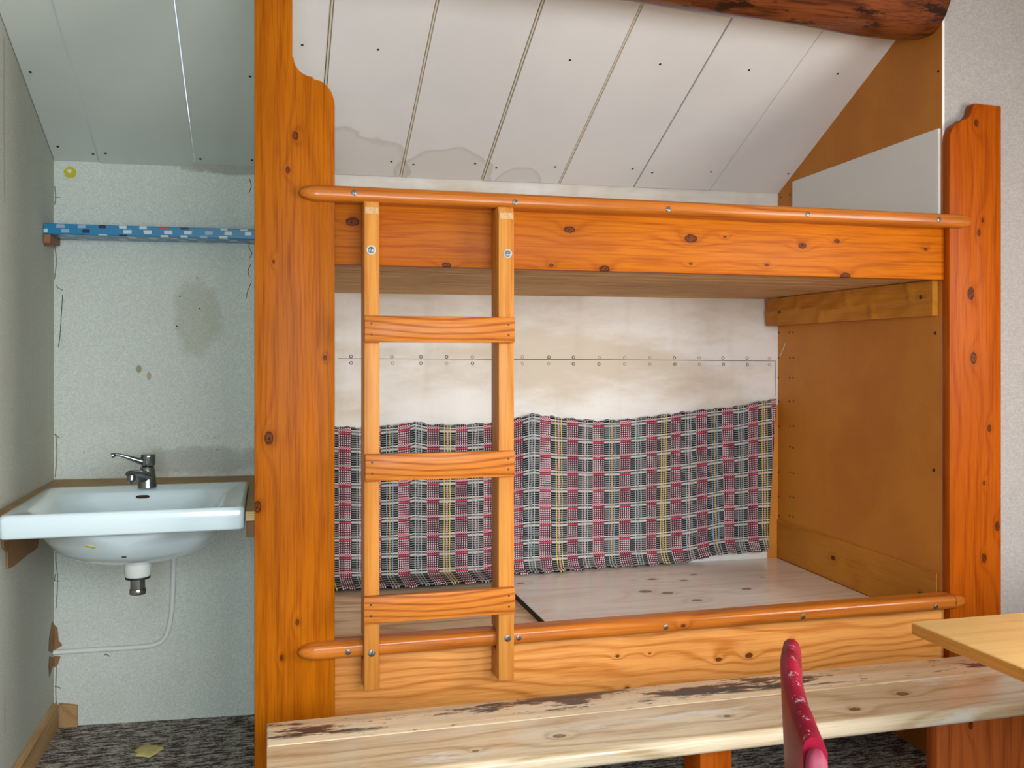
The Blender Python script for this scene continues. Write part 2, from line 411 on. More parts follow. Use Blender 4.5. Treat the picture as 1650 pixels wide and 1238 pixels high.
def oilcloth():
    t = NT('blue_patterned_oilcloth'); o = t.obj(); x = t.sep(o)
    wob = t.noise(t.scale(o, (30, 30, 30)), 1, 1)
    s = t.math('ADD', t.math('SUBTRACT', t.math('MULTIPLY', x[0], 15.0), t.math('MULTIPLY', x[1], 6)), t.math('MULTIPLY', wob, .25))
    zz = t.math('MULTIPLY', t.math('ADD', x[2], t.math('MULTIPLY', x[1], .5)), 62.0)
    row = t.math('FLOOR', zz); fr = t.math('FRACT', zz)
    s2 = t.math('ADD', s, t.math('MULTIPLY', t.math('MODULO', row, 2.0), .22))
    cell = t.math('FLOOR', s2); fx = t.math('FRACT', s2)
    inx = t.math('MULTIPLY', t.math('GREATER_THAN', fx, .12), t.math('LESS_THAN', fx, .5))
    iny = t.math('MULTIPLY', t.math('GREATER_THAN', fr, .12), t.math('LESS_THAN', fr, .88))
    wn = t.n('ShaderNodeTexWhiteNoise', noise_dimensions='2D')
    cb = t.n('ShaderNodeCombineXYZ'); t.put(cb.inputs[0], cell); t.put(cb.inputs[1], row); t.put(wn.inputs['Vector'], cb.outputs[0])
    v = wn.outputs['Value']
    tile = t.mix(t.math('GREATER_THAN', v, .35), lin(24, 40, 64), lin(200, 208, 206))
    tile = t.mix(t.math('GREATER_THAN', v, .75), tile, lin(150, 172, 188))
    tile = t.mix(t.math('GREATER_THAN', v, .95), tile, lin(190, 60, 50))
    has = t.math('MULTIPLY', t.math('MULTIPLY', inx, iny), t.math('GREATER_THAN', v, .22))
    return t.out(t.mix(has, lin(34, 122, 164), tile), .3)
M['oil'] = oilcloth()

# ------------------------------------------------------------------ setting
m = MB(); m.box((XL-.1, YB-.1, -.08), (XR+.1, 1.4, 0), 0)
o = struct(m.build('floor', M['carpet']))
def tri_patch(mb, pts, nrm, off, mi):
    quad(mb, [Vector(p)-Vector(nrm)*off for p in pts], mi)
def squiggle(mb, pts, nrm, wdt, mi, off=.0012):
    n = Vector(nrm)
    P = smooth_path(pts, 5)
    for i in range(len(P)-1):
        d = (P[i+1]-P[i]);
        if d.length < 1e-6: continue
        side = d.normalized().cross(n)*wdt*.5
        a, b = P[i]-n*off, P[i+1]-n*off
        quad(mb, [a-side, b-side, b+side, a+side], mi)
# alcove back wall
m = MB(); m.prism([(XL-.05, al(XL-.05), 0), (XL-.05, al(XL-.05), 2.15), (-.205, AL1.y, 2.15), (-.205, AL1.y, 0)], (0, .08, 0))
for pts in ([(92, 460), (93, 464), (102, 468)], [(88, 318), (92, 318), (97, 318)], [(88, 300), (90, 318), (88, 330)], [(88, 395), (91, 420), (88, 450)],
            [(404, 390), (401, 398), (406, 408), (402, 416)], [(405, 425), (400, 436), (402, 447)], [(405, 455), (399, 470), (397, 480)],
            [(402, 288), (405, 300), (401, 312)], [(88, 700), (91, 702), (96, 706)], [(90, 925), (88, 935), (96, 937)], [(88, 1106), (96, 1108), (98, 1110)],
            [(92, 860), (90, 900), (93, 930), (91, 980)], [(90, 700), (92, 730), (89, 770)], [(92, 1060), (90, 1110), (92, 1150)], [(168, 1056), (172, 1055), (177, 1058)],
            [(101, 475), (97, 540), (94, 560)]):
    squiggle(m, [onalc(a, b) for a, b in pts], al_n, .0022, 1)
for (a, b, r) in ((290, 478, .004), (322, 497, .005), (311, 514, .003), (285, 526, .005), (318, 448, .004), (335, 702, .003), (345, 705, .003), (350, 725, .003), (135, 729, .003), (383, 1145, .003)):
    m.disc(onalc(a, b, .0002), -al_n, r*.6, .0008, 10, 1)
struct(m.build('wall_alcove', [M['wp_grey'], M['crack']]))
# left wall with torn patches at the pipe
m = MB(); m.box((XL-.1, YB-.1, 0), (XL, 1.2, 2.2), 0); m.prism([(XL, YB, 2.2), (XL, 1.2, 2.2), (XL, -1.1, 3.3)], (-.1, 0, 0))
nx = Vector((-1, 0, 0))
for poly in ([(84, 1002), (88, 1010), (90, 1030), (84, 1052), (78, 1049), (79, 1028)], [(79, 1058), (86, 1060), (89, 1066), (84, 1076), (79, 1092), (78, 1075)]):
    P = [onX(a, b, XL) for a, b in poly]
    quad(m, [p-nx*.0015 for p in P], 1)
for poly in ([(84, 1003), (93, 1012), (95, 1032), (101, 1040), (90, 1047), (84, 1047)], [(84, 1057), (98, 1058), (94, 1070), (86, 1078)]):
    P = [onalc(a, b) for a, b in poly]
    quad(m, [p-al_n*.0015 for p in P], 1)
for pts in ([(6, 60), (6, 200), (7, 330)], [(8, 1125), (7, 1150), (8, 1180)]):
    squiggle(m, [onX(a, b, XL) for a, b in pts], nx, .0015, 2)
struct(m.build('wall_left', [M['wp_left'], M['torn'], M['crack']]))
# partition behind the left post
m = MB(); m.box((-.205, .002, 0), (-.15, 1.2, 2.56), 0)
struct(m.build('wall_partition', M['wp_grey']))
# recess back wall
m = MB(); m.prism([(-.15, bw(-.15), 0), (-.15, bw(-.15), 2.15), (1.952+.03, bw(1.982), 2.15), (1.982, bw(1.982), 0)], (0, .08, 0))
sm = [onback(a, b) for a, b in ((545, 578), (760, 579), (1000, 580), (1250, 582))]
squiggle(m, sm, bw_n, .0022, 1)
squiggle(m, [onback(a, b) for a, b in ((1249, 583), (1250, 640))], bw_n, .0018, 1)
for px in (566, 632, 678, 720, 761, 842, 884, 924, 965, 1006, 1047, 1087, 1127, 1165, 1204, 1240):
    for dy in (-5, 5.5):
        p = onback(px+random.uniform(-.7, .7), 579.5+(px-540)*.004+dy, .0003)
        m.tube([p, p-bw_n*.0009], .0068, 14, 1 if random.random() < .35 else 2)
        m.tube([p-bw_n*.0009, p-bw_n*.0014], .0042, 12, 0)
quad(m, [onback(a, b_, .0008) for a, b_ in ((1240, 660), (1256, 650), (1256, 905), (1236, 905))], 3)
struct(m.build('wall_back', [M['backwall'], M['crack'], M['dotlight'], M['fibre']]))
# recess end panel (brown fibreboard), return wall
m = MB(); m.prism([(PN0.x, PN0.y, 0), (PN0.x, PN0.y, 2.62), (PN1.x+.002, PN1.y+.06, 2.62), (PN1.x+.002, PN1.y+.06, 0)], (.006, 0, 0))
for y in (536, 577, 609, 647, 687, 720, 761, 800, 831):
    t = (y-577)/254.0
    for px in (1255, 1272.5, 1278.5):
        if px == 1255 and y in (720,): continue
        p = onpanel(px+random.uniform(-.6, .6), y+(2 if px == 1278.5 and y > 700 else 0), .0002)
        m.disc(p, -pn_n, .0042, .001, 10, 1)
for (a, b) in ((1507, 537), (1505, 758), (1484, 479)): m.disc(onpanel(a, b, .0), -pn_n, .006, .0015, 10, 1)
for (a, b) in ((1258, 318), (1273, 314), (1512, 115)): m.disc(onpanel(a, b, .0), -pn_n, .0045, .0015, 10, 1)
squiggle(m, [onpanel(a, b) for a, b in ((1266, 553), (1261, 566), (1257, 575))], pn_n, .006, 2)
struct(m.build('wall_recess_end', [M['fibre'], M['dot'], M['cream']]))
m = MB(); m.box((PN0.x+.008, .004, 0), (XR, .08, 2.62), 0)
m.box((PN0.x+.0002, .0005, 0), (PN0.x+.0085, .0036, 2.62), 0, 1, 1)
struct(m.build('wall_right', [M['wp_right'], M['white_board']]))
# outer right wall with window opening, rear wall with two openings (all behind the camera)
m = MB()
m.box((XR, YB-.1, 0), (XR+.1, .08, .88), 0); m.box((XR, YB-.1, 2.03), (XR+.1, .08, 2.2), 0)
m.box((XR, -1.5, .88), (XR+.1, .08, 2.03), 0); m.box((XR, YB-.1, .88), (XR+.1, -2.8, 2.03), 0)
m.prism([(XR, YB, 2.2), (XR, .08, 2.2), (XR, .08, 2.6), (XR, -1.1, 3.3)], (.1, 0, 0))
struct(m.build('wall_side', M['wp_right']))
m = MB()
m.box((XL-.1, YB-.1, 0), (XR+.1, YB, .43), 0); m.box((XL-.1, YB-.1, 2.08), (XR+.1, YB, 2.2), 0)
m.box((XL-.1, YB-.1, .43), (-.65, YB, 2.08), 0); m.box((-.05, YB-.1, .43), (.1, YB, 2.08), 0)
m.box((.1, YB-.1, .43), (1.8, YB, .92), 0); m.box((1.8, YB-.1, .43), (XR+.1, YB, 2.08), 0)
struct(m.build('wall_rear', M['wp_right']))
wf = plain('window_frame_paint', lin(230, 228, 220), .4)
m = MB()
for z in (.88, 1.98): m.box((XR-.02, -2.8, z), (XR+.03, -1.5, z+.05), .003)
for y in (-2.8, -2.175, -1.55): m.box((XR-.02, y, .88), (XR+.03, y+.05, 2.03), .003)
struct(m.build('window_1', wf))
m = MB()
for z in (.92, 2.03): m.box((.1, YB-.03, z), (1.8, YB+.02, z+.05), .003)
for x in (.1, .925, 1.75): m.box((x, YB-.03, .92), (x+.05, YB+.02, 2.08), .003)
struct(m.build('window_2', wf))

# ceilings ---------------------------------------------------------
TR, TL = .476, .393
ZR, ZL = 2.012, 2.002
def ceilpt(x, y, side, drop=0):
    if side == 'r': return Vector((x, y, ZR+(bw(x)-y)*TR-drop))
    return Vector((x, y, ZL+(al(x)-y)*TL-drop))
def panel(mb, xa, xb, side, drop, y0off=0., y1=-1.1, mi=0, th=.012):
    f = bw if side == 'r' else al
    a = ceilpt(xa, f(xa)-y0off, side, drop); b = ceilpt(xb, f(xb)-y0off, side, drop)
    c = ceilpt(xb, y1, side, drop); d = ceilpt(xa, y1, side, drop)
    mb.prism([a, b, c, d], (0, 0, th), .0015, 1, mi)
ce = bpy.data.objects.new('ceiling', None); C.objects.link(ce); struct(ce); ce['label'] = 'sloping white panelled ceiling above the bunk'
base_px = [(513, 281.), (645, 286), (776, 290), (900, 297), (1020, 303), (1142, 306)]
xs = [-.15]+[onback(a, b).x for a, b in base_px[0:]]+[1.975]
for i in range(len(xs)-1):
    g = .011 if 1 <= i+1 <= 4 else .003
    gl = .011 if 1 <= i <= 4 else .003
    m = MB(); panel(m, xs[i]+(gl/2 if i else 0), xs[i+1]-g/2, 'r', (.003 if i % 2 else 0)+(.001*i), .004+.006*(i % 2))
    # a couple of nails
    for (fx, yy) in ((.12, .07), (.85, .09), (.5, .62)):
        if random.random() < .6:
            x = xs[i]+(xs[i+1]-xs[i])*fx; p = ceilpt(x, bw(x)-yy-.02*i/3, 'r', (.003 if i % 2 else 0)+(.001*i)); m.disc(p, (0, -.43, -.9), .0042, .0014, 8, 1)
    m.build('ceiling_panel', [M['ceil_r'], M['dot']], ce)
m = MB()
for i, x in enumerate(xs[1:5]):
    panel(m, x-.0036, x+.0030, 'r', .0045, .012, mi=0)
m.build('seam_strip', [M['cream']], ce)
m = MB(); panel(m, -.15, 1.98, 'r', -.013, 0.0); m.build('backing_board', [M['gap']], ce)
xl = [XL, onalc(160, 258).x, onalc(314, 266).x, -.205]
ce2 = bpy.data.objects.new('ceiling', None); C.objects.link(ce2); struct(ce2); ce2['label'] = 'sloping pale green panelled ceiling above the washbasin'
for i in range(3):
    m = MB(); panel(m, xl[i]+.0015, xl[i+1]-.0015, 'l', [.008, 0.012, .004][i], [.0, .0, .0][i])
    pts = {0: [(49, 116), (93, 236), (150, 248)], 1: [(170, 247)], 2: [(323, 256), (403, 123), (406, 258)]}[i]
    zn = Vector((0, TL, 1)).normalized()
    for (a, b) in pts:
        p = onplane(a, b, ceilpt(-.5, al(-.5), 'l', [.008, .012, .004][i]), Vector((TL*-(AL1.y-AL0.y)/(AL1.x-AL0.x), TL, 1)))
        m.disc(p, (0, -.4, -.9), .0045, .0016, 8, 1)
    m.build('ceiling_panel', [M['ceil_l'], M['dot']], ce2)
m = MB(); m.prism([(XL-.1, -1.1, 2.88), (XR+.1, -1.1, 2.88), (XR+.1, YB-.1, 2.16), (XL-.1, YB-.1, 2.16)], (0, 0, .05))
m.prism([(XL-.1, -1.1, 2.80), (XL-.1, -1.1, 3.15), (XR+.1, -1.1, 3.15), (XR+.1, -1.1, 2.80)], (0, .05, 0))
m.prism([(1.95, -1.1, 3.09), (XR+.1, -1.1, 3.09), (XR+.1, .1, 2.52), (1.95, .1, 2.52)], (0, 0, .03))
o = m.build('ceiling', M['ceil_r']); struct(o)

# skirting ---------------------------------------------------------
m = MB(); m.prism([(XL, -3.5, 0), (XL+.018, -3.5, 0), (XL+.018, -3.5, .085), (XL, -3.5, .095)], (0, 4.5+.03, 0), .002)
struct(m.build('baseboard_left', M['skirt']))
m = MB(); a = onalc(126, 1160).x
m.prism([(XL+.019, al(XL)-.001, 0), (a, al(a)-.001, 0), (a, al(a)-.001, .075), (XL+.019, al(XL)-.001, .085)], (0, -.016, 0), .002)
struct(m.build('baseboard_back', M['skirt']))

# ------------------------------------------------------------------ bunk bed
bed = thing('bunk_bed', 'large built-in stained pine bunk bed with two sleeping decks and carved posts', 'bunk bed', (0.95, 0, 0))
def arc(cx, cz, r, a0, a1, n=8, rz=None):
    rz = rz or r
    return [(cx+r*math.cos(R(a0+(a1-a0)*k/n)), cz+rz*math.sin(R(a0+(a1-a0)*k/n))) for k in range(n+1)]
YF, YK = -.035, 0.0
def zof(px, py, Y): return onY(px, py, Y).z
# left post: wide below, narrower neck above
xl0 = onY(410, 600, YF).x; xr0 = onY(539.5, 600, YF).x; xn = onY(473, 60, YF).x; xs_ = onY(505, 125, YF).x
z1 = zof(473, 92, YF); z2 = zof(505, 124, YF); z3 = zof(538, 172, YF)
prof = [(xl0, 0), (xr0, 0), (xr0, z3)]
prof += arc(xs_+.004, z3, xr0-xs_-.004, 0, 90, 10, z2-z3-.006)
prof += [(xs_, z2-.005), (xs_, z2)]
prof += [(x, z) for x, z in [(xs_-(xs_-xn)*math.sin(R(t)), z1-(z1-z2)*math.cos(R(t))) for t in (0, 15, 30, 45, 60, 75, 90)]][1:]
prof += [(xn-.003, z1), (xn-.003, 2.52), (xl0, 2.52)]
m = MB(); m.prism([(x, YF, z) for x, z in prof], (0, YK-YF, 0), .003, 2)
post1 = m.build('post', M['post_l'], bed, 35, origin=(0, 0, 0))
# right post
a0 = onY(1530, 600, YF).x; a1 = onY(1613.5, 600, YF).x; zt = zof(1590, 168, YF)
xa = onY(1569, 170, YF).x; xb = onY(1551, 195, YF).x; zb = zof(1550, 193, YF); zc = zof(1530, 228, YF)
prof = [(a0, 0), (a1, 0), (a1, zt-.002), (xa+.003, zt)]
prof += [(xa+(xb-xa)*(1-math.cos(R(t))), zt-(zt-zb)*math.sin(R(t))) for t in (10, 30, 50, 70, 90)]
prof += [(xb-.004, zb), (xb-.004, zb-.006)]
prof += [(a0+(xb-.006-a0)*(1-math.sin(R(t))), zc+(zb-.008-zc)*math.cos(R(t))) for t in (10, 30, 50, 70, 90)]
m = MB(); m.prism([(x, YF, z) for x, z in prof], (0, YK-YF, 0), .003, 2)
m.build('post', M['post_r'], bed, 35, origin=(0, 0, 0))
# side boards (between the posts, butting behind the post edge)
YS = -.012
m = MB(); m.box((xr0-.0, YS, 1.549), (a0, YS+.03, 1.745), .003); m.build('side_board', M['fascia_u'], bed, 35, origin=(0, 0, 0))
m = MB(); m.box((xr0-.0, YS, .20), (a0, YS+.03, .548), .003); m.build('side_board', M['fascia_l'], bed, 35, origin=(0, 0, 0))
# rails
def rail(z0, z1, xa, xb):
    m = MB(); rings = []; zc, hz = (z0+z1)/2, (z1-z0)/2
    yb_end, yb_mid, yf = YF-.0005, YS-.0005, YF-.032
    def sec(x, s, yb):
        P = []
        n = 10
        hh = hz*s; dd = (YF-yf)*(.35+.65*s)
        f = YF-dd
        rr = min(hh*.85, .017)
        # rounded front, flat back
        for k in range(n+1):
            a = R(90+90*k/n); P.append(Vector((x, f+rr+rr*math.cos(a), zc+hh-rr+rr*math.sin(a))))
        for k in range(n+1):
            a = R(180+90*k/n); P.append(Vector((x, f+rr+rr*math.cos(a), zc-hh+rr+rr*math.sin(a))))
        P.append(Vector((x, yb, zc-hh))); P.append(Vector((x, yb, zc+hh)))
        return P
    L = .05
    for k in range(9):
        t = k/8; rings.append(sec(xa+L*(1-math.cos(t*math.pi/2)), max(.12, math.sin(t*math.pi/2)), yb_end))
    rings.append(sec(xr0+.0005, 1, yb_end)); rings.append(sec(xr0+.001, 1, yb_mid))
    rings.append(sec(a0-.001, 1, yb_mid)); rings.append(sec(a0-.0005, 1, yb_end))
    for k in range(8, -1, -1):
        t = k/8; rings.append(sec(xb-L*(1-math.cos(t*math.pi/2)), max(.12, math.sin(t*math.pi/2)), yb_end))
    m.loft(rings)
    return m.build('rail', M['rail'], bed, 50, origin=(0, 0, 0))
YR = YF-.032
rl_u = rail(1.710, 1.752, onY(483, 300, YR).x, onY(1572, 350, YR).x)
rl_l = rail(.512, .556, onY(481, 1050, YR).x, onY(1562, 970, YR).x)
def screw(px, py, Y, parent, r=.0078, name='screw', washer=False):
    p = onY(px, py, Y); m = MB()
    if washer: m.tube([p, p+Vector((0, -.0015, 0))], r*1.45, 20)
    y0 = -.0015 if washer else 0
    m.tube([p+Vector((0, y0, 0)), p+Vector((0, y0-.0012, 0)), p+Vector((0, y0-.0022, 0))], [r, r*.95, r*.6], 18)
    a = random.uniform(0, 3.1); d = Vector((math.cos(a), 0, math.sin(a)))*r*.85; s = Vector((-d.z, 0, d.x))*.14; q = p+Vector((0, y0-.0026, 0))
    quad(m, [q-d-s, q+d-s, q+d+s, q-d+s], 1)
    return m.build(name, [M['steel'], M['dark']], parent, 50, origin=p)
for px, py in ((571, 311), (830, 326), (1077, 337), (1301, 345), (1513, 354)): screw(px, py, YR, rl_u)
for px, py in ((561, 1051), (836, 1028), (1073, 1011), (1294, 994), (1508, 978)): screw(px, py, YR, rl_l)
# upper deck, slats seen from below
m = MB(); n = 9; y0 = YS+.032
for k in range(n):
    ya = y0+(1.04-y0)*k/n; yb = y0+(1.04-y0)*(k+1)/n
    m.box((-.14, ya+.0012, 1.553), (1.90, yb-.0012, 1.575), .0015, 1)
m.prism([(-.14, 1.04, 1.553), (-.14, bw(-.14)-.002, 1.553), (1.9, bw(1.9)-.002, 1.553), (1.9, 1.04, 1.553)], (0, 0, .02))
m.build('upper_deck', M['slats'], bed, origin=(0, 0, 0))
# lower deck
XJ = .70
m = MB(); m.prism([(XJ, .02, .44), (XJ, bw(XJ)-.002, .44), (1.945, bw(1.945)-.003, .44), (1.908, .02, .44)], (0, 0, -.018), .001, 1)
m.build('plywood_deck', M['ply'], bed, origin=(0, 0, 0))
m = MB(); m.prism([(-.14, .02, .424), (-.14, bw(-.14)-.002, .424), (XJ-.004, bw(XJ)-.002, .424), (XJ-.004, .02, .424)], (0, 0, -.018), .001, 1)
m.build('plywood_deck', M['ply_l'], bed, origin=(0, 0, 0))
m = MB(); m.box((XJ-.003, .02, .405), (XJ-.0003, bw(XJ)-.003, .4395), 0); m.build('deck_edge', M['crack'], bed)
# end planks
def endplank(z0, z1, th, mat, name):
    m = MB(); p = lambda y, z: (pnx(y)-th, y, z)
    m.prism([p(.02, z0), p(1.05, z0), p(1.05, z1), p(.02, z1)], (th-.0015, 0, 0), .002, 1)
    return m.build(name, mat, bed, origin=(0, 0, 0))
endplank(.441, .607, .006, M['side_plank'], 'end_plank')
# rough upper ledger: plank under wrinkled brown paper
m = MB(); nu, nv = 70, 12; th = .03
rings = []
for j in range(nv+1):
    row = []
    for i in range(nu+1):
        y = .02+(1.04-.02)*i/nu; z = 1.436+(1.549-1.436)*j/nv; th = .022+.045*min(1, (y-.02)/.9)
        fold = .006*math.exp(-((z-1.490-.006*math.sin(y*9))/.004)**2)
        for c in (.12, .33, .46, .63, .80, .93): fold += .007*math.exp(-((y-c-(z-1.49)*.25*(-1 if c > .5 else 1))/.010)**2)*(1 if (int(c*100) % 2 == 0) == (z > 1.49) else .15)
        row.append(Vector((pnx(y)-th-fold+.001*math.sin(y*40+z*90), y, z)))
    rings.append(row)
m.loft(rings, caps=False, close=False)
m.prism([(pnx(.02)-.022, .02, 1.436), (pnx(1.04)-.066, 1.04, 1.436), (pnx(1.04)-.002, 1.04, 1.436), (pnx(.02)-.002, .02, 1.436)], (0, 0, .113))
for a, b in ((1256, 503), (1484, 479)): m.disc(onpanel(a, b, .04 if a > 1400 else .072), -pn_n, .007, .0015, 12, 1)
m.build('ledger', [M['side_plank'], M['dot']], bed, 60, origin=(0, 0, 0))
# plate of the painted board behind the ledger end
# ------------------------------------------------------------------ ladder
yfr = -.098
lx = onY(598, 600, yfr).x
lad = thing('ladder', 'light pine bunk ladder with two uprights and three rungs screwed to the bunk rails', 'ladder', (lx+.18, yfr, .4))
def stile(xa, xb, zt, zb_):
    # side profile in (y,z): notched round the lower rail, top tucked under the upper rail
    yb = YS-.001
    pr = [(yfr, zb_), (yb, zb_), (yb, .507), (YR-.0015, .507), (YR-.0015, .561), (yb+.0, .561), (yb, zt), (yfr+.008, zt), (yfr, zt-.02)]
    m = MB(); m.prism([(xa, y, z) for y, z in pr], (xb-xa, 0, 0), .0025, 2)
    st = m.build('stile', M['ladder'], lad, 35, origin=(0, 0, 0))
    return st
def sx(px): return onY(px, 600, yfr).x
zt = 1.7085
s1 = stile(sx(587), sx(611.5), zt, onY(598, 1113, yfr).z)
s2 = stile(sx(803.5), sx(828.5), zt, onY(818, 1097, yfr).z)
for s_, (a, b) in ((s1, (588.5, 610)), (s2, (805, 827))):
    m = MB(); m.box((sx(a), yfr-.0006, zt-.034), (sx(b), yfr+.01, zt-.017), .0); m.build('worn_tip', M['endgrain'], s_, origin=(sx(a), yfr, zt))
screw(598, 403, yfr, s1, .0085, washer=True); screw(818, 409, yfr, s2, .0085, washer=True)
screw(599, 1053, yfr, s1, .0095); screw(818, 1029, yfr, s2, .0095)
rungs = [((588, 508), (588, 551), (829.5, 512), (829.5, 553)), ((589, 731), (589, 774), (829, 729), (829, 771)), ((587, 962), (587, 1004), (830, 949), (830, 992))]
yr = yfr-.0215
for (tl, bl, tr, br) in rungs:
    P = [onY(*q, yr) for q in (tl, tr, br, bl)]
    h = (P[0].z+P[1].z)/2; l = (P[2].z+P[3].z)/2
    xa, xb = P[0].x-.001, P[1].x+.001
    m = MB(); m.box((xa, yr, l), (xb, yfr-.0005, h), .003)
    rg_ = m.build('rung', M['rung'], lad, 35, origin=((xa+xb)/2, yr, l))
    for xx in (xa+.018, xb-.018):
        for zz in (l+.02, h-.02):
            q = Vector((xx, yr, zz)); mm = MB(); mm.tube([q+Vector((0, .001, 0)), q+Vector((0, -.0008, 0))], .0028, 8)
            mm.build('nail', M['dot'], rg_, origin=q)

# ------------------------------------------------------------------ woven rug hung on the wall
def interp(tab, x):
    for (xa, ya), (xb, yb) in zip(tab[:-1], tab[1:]):
        if x <= xb: return ya+(yb-ya)*(x-xa)/(xb-xa)
    return tab[-1][1]
top = [(400, 687), (540, 687), (590, 690), (655, 683), (668, 679), (690, 684), (735, 685), (800, 681), (830, 675), (858, 667), (900, 673), (960, 678), (1010, 676), (1060, 670), (1120, 662), (1190, 655), (1230, 646), (1252, 643)]
bot = [(400, 955), (540, 950), (650, 946), (790, 937), (830, 925), (900, 921), (960, 915), (1060, 910), (1110, 906), (1140, 900), (1170, 893), (1245, 889)]
def rug_mat():
    t = NT('woven_rag_rug'); uvn = t.n('ShaderNodeUVMap'); uvn.uv_map = 'UVMap'; q = t.sep(uvn.outputs[0])
    o = t.obj(); jit = t.noise(t.scale(o, (25, 25, 25)), 1, 3)
    u = t.math('MULTIPLY_ADD', t.math('SUBTRACT', jit, .5), .05, q[0]); v = t.math('MULTIPLY_ADD', t.math('SUBTRACT', jit, .5), .06, q[1])
    fu = t.math('FRACT', u); cu = t.math('FLOOR', u); fv = t.math('FRACT', v)
    def band(x, a, b): return t.math('MULTIPLY', t.math('GREATER_THAN', x, a), t.math('LESS_THAN', x, b))
    NB = 8.0
    red = t.math('LESS_THAN', fu, .42)
    bar = t.math('GREATER_THAN', t.math('FRACT', t.math('MULTIPLY', v, NB)), .56)
    wide = t.math('MAXIMUM', band(fv, .0, .065), band(fv, .17, .235))
    wcol = t.noise(t.scale(o, (3, 3, 3)), 1, 3)
    dk = t.mix(t.step(wcol, .4, .6), lin(10, 12, 18), lin(8, 28, 40))
    grey = t.mix(t.step(wcol, .4, .6), lin(126, 130, 128), lin(142, 136, 128))
    cD = t.mix(bar, dk, grey)
    cD = t.mix(wide, cD, lin(196, 194, 188))
    # centre threads of the dark stripes
    kind = t.math('MODULO', t.math('ADD', cu, 40.0), 4.0)
    thr_edge = t.math('MAXIMUM', band(fu, .585, .615), band(fu, .785, .815))
    mid = band(fu, .67, .73)
    tcol = t.mix(t.math('GREATER_THAN', kind, .5), lin(214, 196, 70), lin(150, 168, 172))
    tcol = t.mix(t.math('GREATER_THAN', kind, 1.5), tcol, lin(132, 168, 190))
    tcol = t.mix(t.math('GREATER_THAN', kind, 2.5), tcol, lin(176, 184, 176))
    mcol = t.mix(t.math('GREATER_THAN', kind, 1.5), lin(206, 166, 164), lin(196, 158, 104))
    mcol = t.mix(t.math('GREATER_THAN', kind, 2.5), mcol, lin(150, 150, 158))
    dash = t.math('GREATER_THAN', t.math('FRACT', t.math('MULTIPLY', v, NB)), .22)
    cD = t.mix(t.math('MULTIPLY', thr_edge, .92), cD, tcol)
    cD = t.mix(t.math('MULTIPLY', mid, dash), cD, mcol)
    # red stripes: five warp threads crossed by white dots
    s5 = t.math('FRACT', t.math('MULTIPLY', fu, 14.0))
    th = t.math('LESS_THAN', s5, .5)
    dots = t.math('GREATER_THAN', t.math('FRACT', t.math('ADD', t.math('MULTIPLY', v, NB), t.math('MULTIPLY', th, .5))), .5)
    cR = t.mix(th, lin(46, 40, 48), lin(176, 92, 108))
    cR = t.mix(t.math('MULTIPLY', dots, th), cR, lin(222, 206, 206))
    cR = t.mix(t.math('MULTIPLY', th, t.math('SUBTRACT', 1.0, dots)), cR, lin(138, 44, 66))
    cR = t.mix(t.math('MULTIPLY', wide, .8), cR, lin(196, 30, 62))
    cR = t.mix(t.math('MULTIPLY', t.math('MULTIPLY', wide, dots), t.math('SUBTRACT', 1.0, th)), cR, lin(220, 200, 200))
    col = t.mix(red, cD, cR)
    h = t.math('ADD', t.math('SINE', t.math('MULTIPLY', v, NB*6.283)), t.math('SINE', t.math('MULTIPLY', u, 14*6.283)))
    return t.out(col, .9, bump=h, bs=.3, bd=.002, spec=.2)
m = MB()
me = bpy.data.meshes.new('woven_rug'); b = bmesh.new(); uvl = b.loops.layers.uv.new('UVMap')
NU, NV = 260, 56; grid = []
for j in range(NV+1):
    row = []
    for i in range(NU+1):
        px = 500+(1251-500)*i/NU
        tt = j/NV
        pxt = px; pxb = px-(12 if px > 1200 else 12*max(0, (px-1000)/200))
        wob = 2.2*math.sin(px*.21)+1.2*math.sin(px*.57)
        x_ = pxt+(pxb-pxt)*min(1, tt*1.2)
        yy = interp(top, px)+(interp(bot, px)-interp(top, px))*tt+(wob*.5 if j in (0, NV) else 0)
        off = .026+.006*math.sin(px*.043+1)+.006*math.sin(px*.021+tt*2)+.004*math.sin(px*.09+tt*3)
        off += .035*max(0, (tt-.86)/.14)**2
        if abs(px-858) < 26: off += .018*(1-abs(px-858)/26)*(1-tt)
        if abs(px-672) < 26: off += .014*(1-abs(px-672)/26)*(1-tt)
        p = onback(x_, yy, off)
        zmin = (.443 if p.x > XJ-.02 else .443)+.006
        if p.z < zmin: p = onZ(x_, yy, zmin)
        row.append((b.verts.new(p), px, tt, p.x))
    grid.append(row)
for j in range(NV):
    for i in range(NU):
        q = [grid[j][i], grid[j][i+1], grid[j+1][i+1], grid[j+1][i]]
        f = b.faces.new([w_[0] for w_ in q]); f.smooth = True
        for lp, w_ in zip(f.loops, q):
            U = (w_[3]+.03*0)/.1135+.18
            lp[uvl].uv = (U, (1-w_[2])*9.1+.3)
bmesh.ops.recalc_face_normals(b, faces=b.faces[:])
b.to_mesh(me); b.free(); me.materials.append(rug_mat())
rug = bpy.data.objects.new('woven_rug', me); C.objects.link(rug)
sd = rug.modifiers.new('thick', 'SOLIDIFY'); sd.thickness = .005; sd.offset = 0
tag(rug, 'striped red, black and grey woven rug hanging on the wall behind the lower bunk', 'rug')

